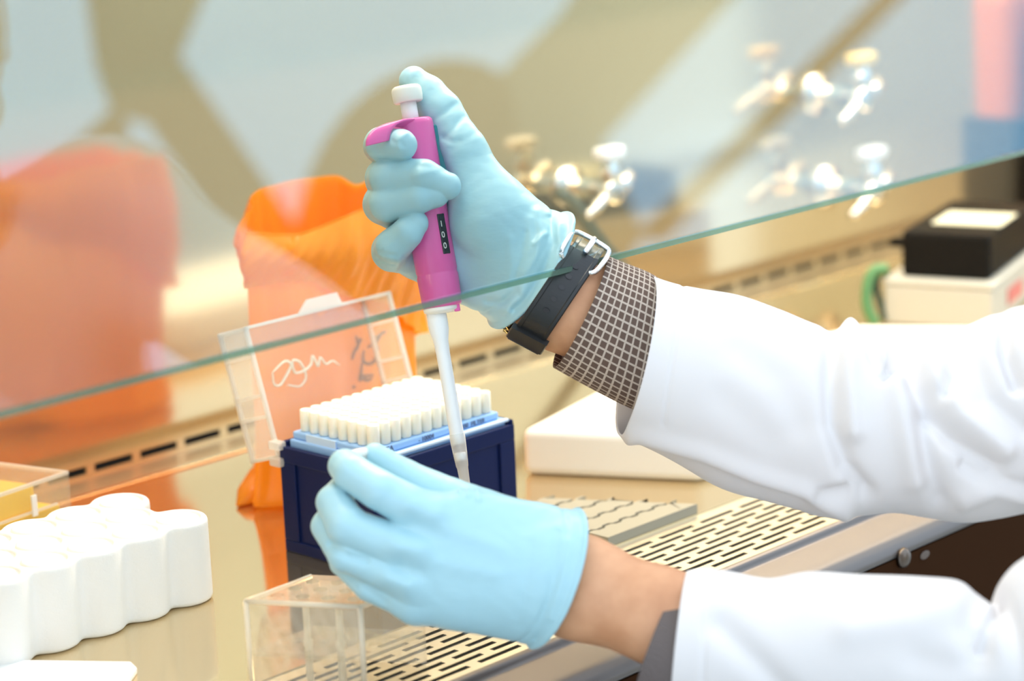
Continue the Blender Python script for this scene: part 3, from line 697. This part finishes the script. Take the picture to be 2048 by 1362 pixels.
fL = [([(868, 1045, 10, 50), (760, 982, 26, 41), (704, 946, 2, 37), (690, 932, -22, 35)], 22),
      ([(848, 1112, 20, 50), (695, 1052, 22, 42), (668, 1005, -15, 36), (684, 982, -52, 31)], 20),
      ([(838, 1165, 12, 46), (696, 1108, 6, 41), (656, 1052, -35, 34), (675, 1018, -72, 29)], 20),
      ([(835, 1205, -8, 42), (742, 1166, -20, 38), (690, 1122, -52, 32), (682, 1085, -85, 28)], 20),
      ([(1020, 1050, -62, 56), (900, 1000, -82, 45), (812, 955, -80, 36), (750, 913, -70, 28)], 22)]
rdL = [([(1112, 1060), (1105, 1140), (1085, 1220), (1072, 1268)], -3.5, 7), ([(1060, 1080), (1052, 1170), (1040, 1240)], -2, 8), ([(872, 1020), (830, 1005)], 9, 17), ([(838, 1090), (800, 1082)], 10, 18), ([(815, 1165), (780, 1150)], 9, 15), ([(830, 1045), (860, 1060)], -4, 12), ([(805, 1125), (840, 1135)], -4, 12),
       ([(905, 1050), (1000, 1090)], 3, 12), ([(890, 1120), (990, 1140)], 3, 12), ([(780, 1040), (735, 1022)], -4, 8), ([(665, 1088), (700, 1108), (735, 1116)], -5, 6), ([(690, 1150), (740, 1180), (770, 1200)], -3, 7), ([(1135, 1075), (1122, 1150), (1100, 1225)], 2.5, 6)]
for k in range(9): rdL.append(([(800 + 19 * k, 905 + 7.5 * k), (806 + 19 * k, 935 + 7.5 * k)], 3.2, 4.5))
gloveL = build_glove(DL, palmL, fL, ((.93, .33), (1118, 1165), .30, 7), rdL, (600, 865, -160), (1240, 1310, 115))

per = thing('person', (1.0, .22, -.42), 'person in a white lab coat and light blue gloves reaching into the cabinet to pipette', 'person')
o = link('glove', gloveR, glove_m, per, smooth=True); o['label'] = 'light blue glove gripping the pipette'
o = link('glove', gloveL, glove_m, per, smooth=True); o['label'] = 'light blue glove holding a small tube'

# small tube pinched between thumb and forefinger
tubeo = hand_world(np.array([hp((716, 905, -48), DL)]), DL)[0]
mt_ = frame_mtx(tubeo, RIGHT, -TOW, UP) @ Matrix.Rotation(-.18, 4, 'Y')
mtb = thing('microtube', tubeo, 'small white capped tube pinched between thumb and forefinger of the lower glove', 'tube')
link('tube_body', lathem([(.0045, -.002), (.0045, -.016), (.002, -.028), (.0006, -.030)], 20, mt_), tipc_m, mtb, smooth=True)
link('tube_cap', lathem([(.0042, -.003), (.0054, -.001), (.0054, .0012), (.004, .002)], 20, mt_), ivory_m, mtb, smooth=True)

# ================================================================== SLEEVES AND CUFFS
def loft(name, rings, m_, parent, ridges=(), nt_=110, na=150, thick=.0012, uvs=None, wob=0., expo=1.):
    """rings: (top px, bottom px, distance, half depth, shift of the near side in px)"""
    R_ = []
    for (tx, ty), (bx, by), d, hd, sh in rings:
        T_, B_ = at(tx, ty, d), at(bx, by, d); R_.append(np.concatenate([(T_ + B_) / 2, (T_ - B_) / 2, TOW * hd + RIGHT * sh * d / F]))
    P = spline(R_, max(2, nt_ // (len(R_) - 1))); V = []; Fc = []; n_ = len(P)
    th = np.linspace(0, 2 * math.pi, na, endpoint=False); c, s_ = np.cos(th), np.sin(th)
    for i, p_ in enumerate(P): V.append(p_[:3] + c[:, None] * p_[3:6] + s_[:, None] * p_[6:9])
    V = np.array(V); ctr = P[:, None, :3]
    nrm = V - ctr; nrm /= np.linalg.norm(nrm, axis=-1, keepdims=True)
    rel = (V - CAM) @ M; U = 1024 + F * rel[..., 0] / -rel[..., 2]; W_ = 681 - F * rel[..., 1] / -rel[..., 2]
    fac = 1 / (1 + np.exp(-(s_ + .15) / .12)); dsp = np.zeros(U.shape)
    for pts, amp, sig in ridges: dsp += ridge(U, W_, pts, amp, sig)
    dsp *= fac * 1.5
    if wob: dsp += wob * np.sin(U * .021 + 3 * np.sin(th * 2)[None]) * np.sin(th * 3 + 1)[None]
    V = V + nrm * dsp[..., None]
    for i in range(n_ - 1):
        for j in range(na): Fc.append((i * na + j, i * na + (j + 1) % na, (i + 1) * na + (j + 1) % na, (i + 1) * na + j))
    me = mesh(V.reshape(-1, 3), Fc)
    if uvs:
        cell = uvs; lay = me.uv_layers.new(name='UVMap'); vl = np.zeros((n_, na + 1, 2))
        ringlen = np.mean(np.linalg.norm(np.roll(V, -1, 1) - V, axis=-1).sum(1)); nu = round(ringlen / cell)
        ax = np.concatenate([[0], np.cumsum(np.linalg.norm(np.diff(P[:, :3], axis=0), axis=1))]) / cell
        for poly in me.polygons:
            for li in poly.loop_indices:
                vi = me.loops[li].vertex_index; i, j = divmod(vi, na)
                jj = j
                if j == 0 and any(me.loops[l2].vertex_index % na == na - 1 for l2 in poly.loop_indices): jj = na
                lay.data[li].uv = (nu * jj / na, ax[i])
    o = link(name, me, m_, parent, smooth=True)
    if thick:
        sd = o.modifiers.new('s', 'SOLIDIFY'); sd.thickness = thick; sd.offset = -1
    return o
cuff = loft('shirt_cuff', [((1212, 510), (1108, 736), 1.420, .032, 14), ((1250, 526), (1165, 768), 1.419, .032, 10), ((1300, 546), (1250, 812), 1.416, .032, 4), ((1345, 575), (1310, 835), 1.41, .032, 0)], check_m, per, nt_=40, na=120, uvs=.0047, thick=.0014)
cuff['label'] = 'brown checked shirt cuff'
kc = loft('knit_cuff', [((1352, 1180), (1272, 1400), 1.277, .031, -26), ((1400, 1186), (1330, 1410), 1.27, .032, -20), ((1450, 1195), (1420, 1425), 1.262, .032, -5)], knit_m, per, nt_=30, na=90, thick=.0025)
kc['label'] = 'grey knitted cuff'
rs = [((1305, 553), (1238, 868), 1.412), ((1350, 567), (1290, 902), 1.408), ((1400, 577), (1365, 940), 1.400), ((1480, 591), (1450, 982), 1.388), ((1560, 619), (1545, 1010), 1.375), ((1640, 650), (1640, 1032), 1.362), ((1700, 648), (1720, 1031), 1.352),
      ((1755, 682), (1790, 1026), 1.345), ((1820, 695), (1860, 1037), 1.335), ((1885, 678), (1930, 1045), 1.325), ((1950, 644), (2000, 1036), 1.315), ((2020, 616), (2070, 1020), 1.305), ((2095, 606), (2130, 1008), 1.298), ((2180, 610), (2220, 1000), 1.288)]
rs = [(a, b, d, .046 + .006 * i / 12, 16 if i == 0 else 6 if i == 1 else 0) for i, (a, b, d) in enumerate(rs)]
rdS = [([(1366, 572), (1348, 700), (1326, 850)], -.0007, 3), ([(1262, 872), (1400, 905), (1500, 946), (1600, 978), (1650, 1004), (1690, 1022)], .0035, 12), ([(1280, 896), (1420, 945), (1520, 985), (1600, 1005)], -.003, 12),
       ([(1668, 655), (1660, 750), (1664, 850), (1692, 935), (1730, 985)], -.005, 13), ([(1700, 660), (1695, 760), (1705, 860)], .004, 16), ([(1738, 668), (1752, 720), (1770, 752), (1786, 735), (1792, 700)], -.005, 9), ([(1765, 700), (1768, 735)], .005, 10),
       ([(1812, 700), (1830, 770), (1858, 830), (1900, 880), (1990, 940)], -.0055, 13), ([(1850, 690), (1872, 760), (1920, 830), (2010, 895)], .0045, 16), ([(1905, 675), (1905, 740), (1890, 790)], -.004, 9), ([(1790, 760), (1810, 860), (1830, 960)], .003, 16), ([(1845, 840), (1858, 930), (1880, 1000)], -.0035, 14),
       ([(2008, 640), (2010, 700), (2035, 770)], -.006, 11), ([(1940, 700), (1975, 790), (2048, 860)], -.003, 14), ([(1690, 985), (1640, 990)], -.003, 9), ([(1930, 935), (1960, 955), (2048, 975)], -.003, 10), ([(1930, 1000), (1990, 975), (2048, 990)], .003, 14), ([(1480, 700), (1560, 760), (1600, 850)], -.0015, 24), ([(1450, 800), (1540, 880)], -.0012, 26)]
sl_ = loft('coat_sleeve', rs, coat_m, per, rdS, nt_=190, na=210, thick=.0014); sl_['label'] = 'white coat sleeve of the arm with the watch'
bot = lambda x: 1425 + .035 * (x - 1345)
rl = [((1374, 1142), (1345, 1428)), ((1410, 1137), (1380, 1432)), ((1460, 1143), (1440, 1438)), ((1540, 1157), (1525, 1446)), ((1620, 1144), (1610, 1452)), ((1720, 1149), (1715, 1456)), ((1830, 1153), (1830, 1458)), ((1915, 1162), (1920, 1460)), ((1962, 1182), (1970, 1462)), ((1998, 1204), (2005, 1464)), ((2014, 1160), (2040, 1466)), ((2050, 1120), (2075, 1466)), ((2130, 1080), (2150, 1460)), ((2210, 1070), (2230, 1450))]
rl = [(a, b, 1.277 - .105 * (b[0] - 1345) / 790, .042 + .008 * i / 12, -22 if i == 0 else -12 if i == 1 else 0) for i, (a, b) in enumerate(rl)]
rdS2 = [([(1430, 1140), (1410, 1240), (1405, 1362)], -.0007, 4), ([(1440, 1250), (1520, 1330), (1580, 1400)], -.003, 20), ([(1960, 1190), (1940, 1250), (1960, 1320)], -.004, 20), ([(2002, 1200), (1985, 1230), (1970, 1300)], -.005, 10), ([(1700, 1260), (1820, 1240), (1900, 1210)], .003, 25), ([(1840, 1320), (1920, 1340)], -.002, 24)]
sl2 = loft('coat_sleeve', rl, coat_m, per, rdS2, nt_=170, na=160, thick=.0014); sl2['label'] = 'white coat sleeve of the nearer arm'

# ================================================================== WATCH AND BRACELET
Ax = np.array([.88, .47, 0.]); Nu = np.array([.47, -.88, 0.]); Tw = np.array([0, 0, 1.]); Wc = np.array([1115., 587., -8.])
def wp(th, ax, ro=0.):
    t = math.radians(th); skew = 12 * math.cos(t)
    return Wc + Ax * (ax + skew) + Nu * (116 + ro) * math.cos(t) + Tw * (109 + ro) * math.sin(t)
HW = lambda L_: hand_world(np.array([hp(p_, DR) for p_ in L_]), DR)
def strap(name, t0, t1, hw, r0, r1, m_, parent, n_=60, rim=0.):
    prof = [(-hw, r0), (-hw, r1 - 2), (-hw + 2, r1), (-hw + 8, r1), (-hw + 10, r1 - rim), (hw - 10, r1 - rim), (hw - 8, r1), (hw - 2, r1), (hw, r1 - 2), (hw, r0)]
    k = len(prof); V = []; Fc = []; ts = np.linspace(t0, t1, n_)
    for t in ts: V += [wp(t, a, r_) for a, r_ in prof]
    for i in range(n_ - 1):
        for j in range(k): Fc.append((i * k + j, i * k + (j + 1) % k, (i + 1) * k + (j + 1) % k, (i + 1) * k + j))
    Fc += [tuple(range(k)), tuple(range((n_ - 1) * k, n_ * k))[::-1]]
    me = mesh(HW(V), Fc); bm = bmesh.new(); bm.from_mesh(me); bmesh.ops.recalc_face_normals(bm, faces=bm.faces); bm.to_mesh(me); bm.free()
    return link(name, me, m_, parent)
wt = strap('wristwatch', 38, 262, 33, 0, 9, rubber_m, per, rim=1.5); wt['label'] = 'black rubber wristwatch strap'
strap('strap_end', -60, 37, 30, -2, 6, olive_m, wt, n_=30, rim=2)['label'] = 'glossy olive strap end'
strap('strap_keeper', 140, 158, 40, 4, 19, rubber_m, wt, n_=10); strap('strap_keeper', 160, 166, 36, 4, 15, rubber_m, wt, n_=6)
bm = bmesh.new()
for th_ in (59, 71, 83, 96, 109):
    c = HW([wp(th_, 0, 7.9)])[0]; a = HW([wp(th_, 6, 7.9)])[0] - c; u_v = HW([wp(th_ + 3, 0, 7.9)])[0] - c; nn = np.cross(a, u_v); nn /= np.linalg.norm(nn); a /= np.linalg.norm(a); u_v = np.cross(nn, a)
    add_lathe(bm, [(.0019, -.0004), (.0019, .0004), (.0012, .0003), (.0011, -.0002)], 16, frame_mtx(c, a, u_v, nn) @ Matrix.Diagonal((1.1, .8, 1, 1)))
link('strap_hole', frm(bm), slot_m, wt)
bk = [wp(22, -40, 18), wp(20, -30, 20), wp(20, 0, 21), wp(20, 30, 19), wp(22, 40, 16), wp(38, 43, 18), wp(54, 40, 13), wp(57, 30, 4)]
bk2 = [wp(57, -30, 6), wp(54, -40, 16), wp(38, -43, 22), wp(22, -40, 18)]
bkl = link('buckle', tubem(HW(spline(bk, 5)), .0016, 10), steelb_m, wt, smooth=True); link('buckle_side', tubem(HW(spline(bk2, 5)), .0014, 10), steelb_m, bkl, smooth=True)
link('buckle_prong', tubem(HW(spline([wp(14, 2, 16), wp(20, 2, 23), wp(30, 2, 20), wp(40, 1, 12)], 5)), .0018, 10), steelb_m, bkl, smooth=True)
bm = bmesh.new(); c = HW([wp(270, 0, 12)])[0]; add_lathe(bm, [(.0185, 0), (.0195, .002), (.0195, .007), (.017, .009)], 40, frame_mtx(c, RIGHT, UP, -TOW) if False else frame_mtx(c, RIGHT, -UP, -TOW))
link('watch_case', frm(bm), steelb_m, wt, smooth=True)
bax = lambda t: -52 - 10 * math.cos(math.radians(t)) - 22 * max(0, math.sin(math.radians(t)))
br = [wp(t, bax(t), -8 - 46 * max(0, math.sin(math.radians(t)))) for t in range(0, 361, 12)]
bl = link('bracelet', tubem(HW(br), .0026, 10), rubber_m, per, smooth=True); bl['label'] = 'thin black and gold bracelet'
zg = [wp(t, bax(t) + (5 if (t // 4) % 2 else -5), 1 - 46 * max(0, math.sin(math.radians(t)))) for t in range(160, 232, 4)]
link('gold_zigzag', tubem(HW(zg), .0008, 6), mat('gold_thread', (.75, .55, .25), .35, .6), bl, smooth=True)

# ================================================================== BODY (bare skin) AND COAT
HR = lambda p_, D0: hand_world(np.array([hp(p_, D0)]), D0)[0]
elR = at(2420, 800, 1.265); elL = at(2420, 1300, 1.14); shR = np.array([1.15, .29, .345]); shL = np.array([.87, .22, .29])
g, lo = grid3((.74, .01, -.40), (1.30, 1.02, .72), .0062)
def wc(a, b, ra, rb): return cone(g, a, b, ra, rb)
torso = wc((.95, .22, .24), (.95, .19, -.33), .085, .10)
torso = smin(torso, wc((1.07, .24, .26), (1.07, .20, -.33), .085, .10), .05); torso = smin(torso, wc(shL, shR, .05, .05), .05)
gc = ((g - CAM) @ M).astype(np.float32)
def limb(pts, fl):
    d = None
    for (a, ra), (b, rb) in zip(pts, pts[1:]):
        c = cone(gc, (a - CAM) @ M, (b - CAM) @ M, ra, rb, fl); d = c if d is None else smin(d, c, .012)
    return d
fR_ = [(elR, .034), (at(1750, 845, 1.350), .026), (at(1420, 765, 1.402), .026), (at(1275, 690, 1.420), .0265), (HR((1120, 592, -8), DR), .0302), (HR((1060, 545, -22), DR), .026)]
fL_ = [(elL, .018), (at(2000, 1335, 1.19), .018), (at(1700, 1305, 1.222), .021), (at(1450, 1280, 1.262), .0245), (at(1325, 1234, 1.277), .0248), (HR((1150, 1172, -12), DL), .0272), (HR((1085, 1150, -14), DL), .023)]
armR = smin(wc(shR, elR, .050, .028), limb(fR_, 1.12), .02)
armL = smin(wc(shL, elL, .050, .024), limb(fL_, 1.25), .02)
body = smin(torso, armR, .03); body = smin(body, armL, .03)
hc = np.array([1.01, .30, .512])
neck = wc((1.005, .255, .33), hc + (0, -.015, -.06), .056, .052); body = smin(body, neck, .03)
head = wc(hc + (0, -.02, .02), hc + (0, .005, .025), .078, .074); head = smin(head, wc(hc + (0, .045, -.065), hc + (0, .02, -.03), .030, .055), .03)
head = smin(head, wc(hc + (0, .080, .012), hc + (0, .098, -.018), .009, .014), .015)
for sg in (-1, 1):
    head = smin(head, wc(hc + (sg * .078, -.012, .02), hc + (sg * .077, -.006, -.02), .015, .010), .008)
    head = np.maximum(head, -(wc(hc + (sg * .031, .084, .018), hc + (sg * .031, .086, .018), .013, .013)))
    head = smin(head, wc(hc + (sg * .015, .079, .034), hc + (sg * .045, .068, .036), .008, .007), .01)
head = smin(head, wc(hc + (-.018, .072, -.046), hc + (.018, .072, -.046), .007, .007), .006)
body = smin(body, head, .018)
v, q = surface_nets(body, lo, .0062); bo = link('body', big_mesh(v, q), skin_m, per, smooth=True); bo['label'] = 'bare skin of wrists and forearms'
sm = bo.modifiers.new('s', 'SMOOTH'); sm.factor = .5; sm.iterations = 2; sd = bo.modifiers.new('d', 'SUBSURF'); sd.levels = sd.render_levels = 1
for sg in (-1, 1):
    link('eye', lathem([(.0115 * math.sin(t), .0115 * math.cos(t)) for t in np.linspace(.02, math.pi - .02, 14)], 20, Matrix.Translation(hc + (sg * .031, .073, .018))), ivory_m, per, smooth=True)
hair = np.minimum(wc(hc + (0, -.026, .03), hc + (0, .0, .036), .083, .078), 9)
hair = np.maximum(hair, -(wc(hc + (0, .12, -.02), hc + (0, .10, -.12), .10, .12))); hair = np.maximum(hair, (hc[2] - .03) - g[..., 2] - .0)
v, q = surface_nets(hair, lo, .0062); ho = link('hair', big_mesh(v, q), hair_m, per, smooth=True); ho.modifiers.new('s', 'SMOOTH').iterations = 3
coat = smin(smin(torso, wc(shR, elR, .052, .034), .04), wc(shL, elL, .052, .034), .04) - .012
coat = smin(coat, np.minimum(wc(elR, at(2260, 805, 1.28), .044, .041), wc(elL, at(2280, 1275, 1.157), .046, .043)), .02)
coat += .003 * np.sin(g[..., 2] * 50 + 4 * g[..., 0]) * np.sin(g[..., 0] * 60)
coat = np.maximum(coat, -(wc((1.005, .27, .37), (1.005, .29, .57), .062, .09)))
v, q = surface_nets(coat, lo, .0062); cb = link('lab_coat', big_mesh(v, q), coat_m, per, smooth=True); cb.modifiers.new('s', 'SMOOTH').iterations = 3
del g, torso, body, coat, hair, head

# ================================================================== ROOM, LIGHT
fl = link('floor', boxm((-3, -4, -.86), (6, 3, -.84)), mat('lab_floor', (.55, .55, .52), .5), None, origin=(1, 0, -.86)); tag(fl, kind='structure')
def beam(name, pts, dist, width, m_):
    """a straight ceiling member seen mirrored in the sash"""
    n_ = sn; P = []
    for a, b in pts:
        d = ray(a, b); t = (SB - CAM).dot(sn) / d.dot(sn); hit = CAM + d * t; r_ = d - 2 * d.dot(sn) * sn; P.append(hit + r_ * dist)
    a, b = P; t = (b - a); ln_ = np.linalg.norm(t); t /= ln_; up = np.array([0, 0, 1.]); s_ = np.cross(t, up); s_ /= np.linalg.norm(s_); u2 = np.cross(s_, t)
    o = link(name, boxm((-ln_ * .0, -width / 2, -width / 2), (ln_, width / 2, width / 2), frame_mtx(a, t, s_, u2)), m_, None, origin=a); tag(o, kind='structure'); return o

wb = link('added_wall_back', boxm((-4, 1.75, -.84), (7, 1.8, 2.6)), mat('tan_added_wall', (.35, .30, .22), .8), None, origin=(1, 1.75, -.84)); tag(wb, kind='structure')  # unseen wall, added to block world light from the front of the coat
wf = link('wall_front', boxm((-4, -2.66, -.84), (7, -2.6, .22)), mat('tan_lab_wall', (.78, .66, .46), .8), None, origin=(1, -2.6, -.84)); tag(wf, kind='structure')
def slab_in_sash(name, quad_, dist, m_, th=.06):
    """an added flat slab, shaped to darken part of the sash reflection"""
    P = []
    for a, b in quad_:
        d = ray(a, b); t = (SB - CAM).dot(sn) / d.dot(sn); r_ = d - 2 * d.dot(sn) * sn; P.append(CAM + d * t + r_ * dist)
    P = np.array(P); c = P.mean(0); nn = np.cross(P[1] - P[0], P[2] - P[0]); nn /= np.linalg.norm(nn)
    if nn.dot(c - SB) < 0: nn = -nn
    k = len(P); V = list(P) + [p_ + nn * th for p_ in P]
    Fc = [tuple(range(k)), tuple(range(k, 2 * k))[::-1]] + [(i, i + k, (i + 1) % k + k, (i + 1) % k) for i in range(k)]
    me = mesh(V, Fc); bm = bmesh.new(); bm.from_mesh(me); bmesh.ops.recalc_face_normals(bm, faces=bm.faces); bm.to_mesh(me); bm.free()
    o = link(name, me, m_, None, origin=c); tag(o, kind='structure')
slab_in_sash('reflection_mask_1', [(165, -60), (430, -60), (365, 100), (295, 240), (225, 225), (190, 130)], 4.6, dgrey_m)  # added slabs that keep the bright surroundings out of the sash reflection
slab_in_sash('reflection_mask_2', [(255, 180), (350, 100), (620, 490), (540, 600)], 4.8, dgrey_m)
slab_in_sash('reflection_mask_3', [(235, 205), (262, 262), (-60, 560), (-90, 500)], 4.7, dgrey_m)
slab_in_sash('reflection_mask_4', [(1000, 150), (1130, 20), (1190, -80), (1500, -40), (1205, 285), (1290, 470), (1240, 545), (1000, 600)], 5.0, mat('mask_slab_tan', (.34, .29, .19), .8))
slab_in_sash('reflection_mask_6', [(600, 700), (585, 480), (622, 345), (655, 275), (700, 215), (760, 165), (820, 135), (870, 120), (920, 118), (970, 128), (1010, 152), (1060, 330), (1060, 640)], 4.2, dgrey_m)  # added slab, outlined like the worker's mirrored silhouette
slab_in_sash('reflection_mask_5', [(1798, -40), (1842, -40), (1328, 482), (1288, 465)], 4.4, dgrey_m)

w = bpy.data.worlds.new('world'); S.world = w; w.use_nodes = True; bg = w.node_tree.nodes['Background']
bg.inputs['Color'].default_value = (.72, .86, 1.0, 1); bg.inputs['Strength'].default_value = 1.95
def area(name, loc, rot, sx_, sy_, power, col):
    l = bpy.data.lights.new(name, 'AREA'); l.shape = 'RECTANGLE'; l.size = sx_; l.size_y = sy_; l.energy = power; l.color = col
    o = bpy.data.objects.new(name, l); COL.objects.link(o); o.location = loc; o.rotation_euler = rot; return o
area('cabinet_lamp', (1.6, 1.18, .77), (0, 0, 0), 1.5, .12, 17, (1, .87, .70))
area('room_lamp', (.5, -.3, 1.5), (math.radians(-38), math.radians(8), 0), 1.6, 1.0, 5, (1, .93, .84))
S.view_settings.view_transform = 'Standard'; S.view_settings.look = 'None'; S.view_settings.exposure = 0.10; S.view_settings.gamma = 1
try: S.view_settings.use_curve_mapping = False
except Exception: pass
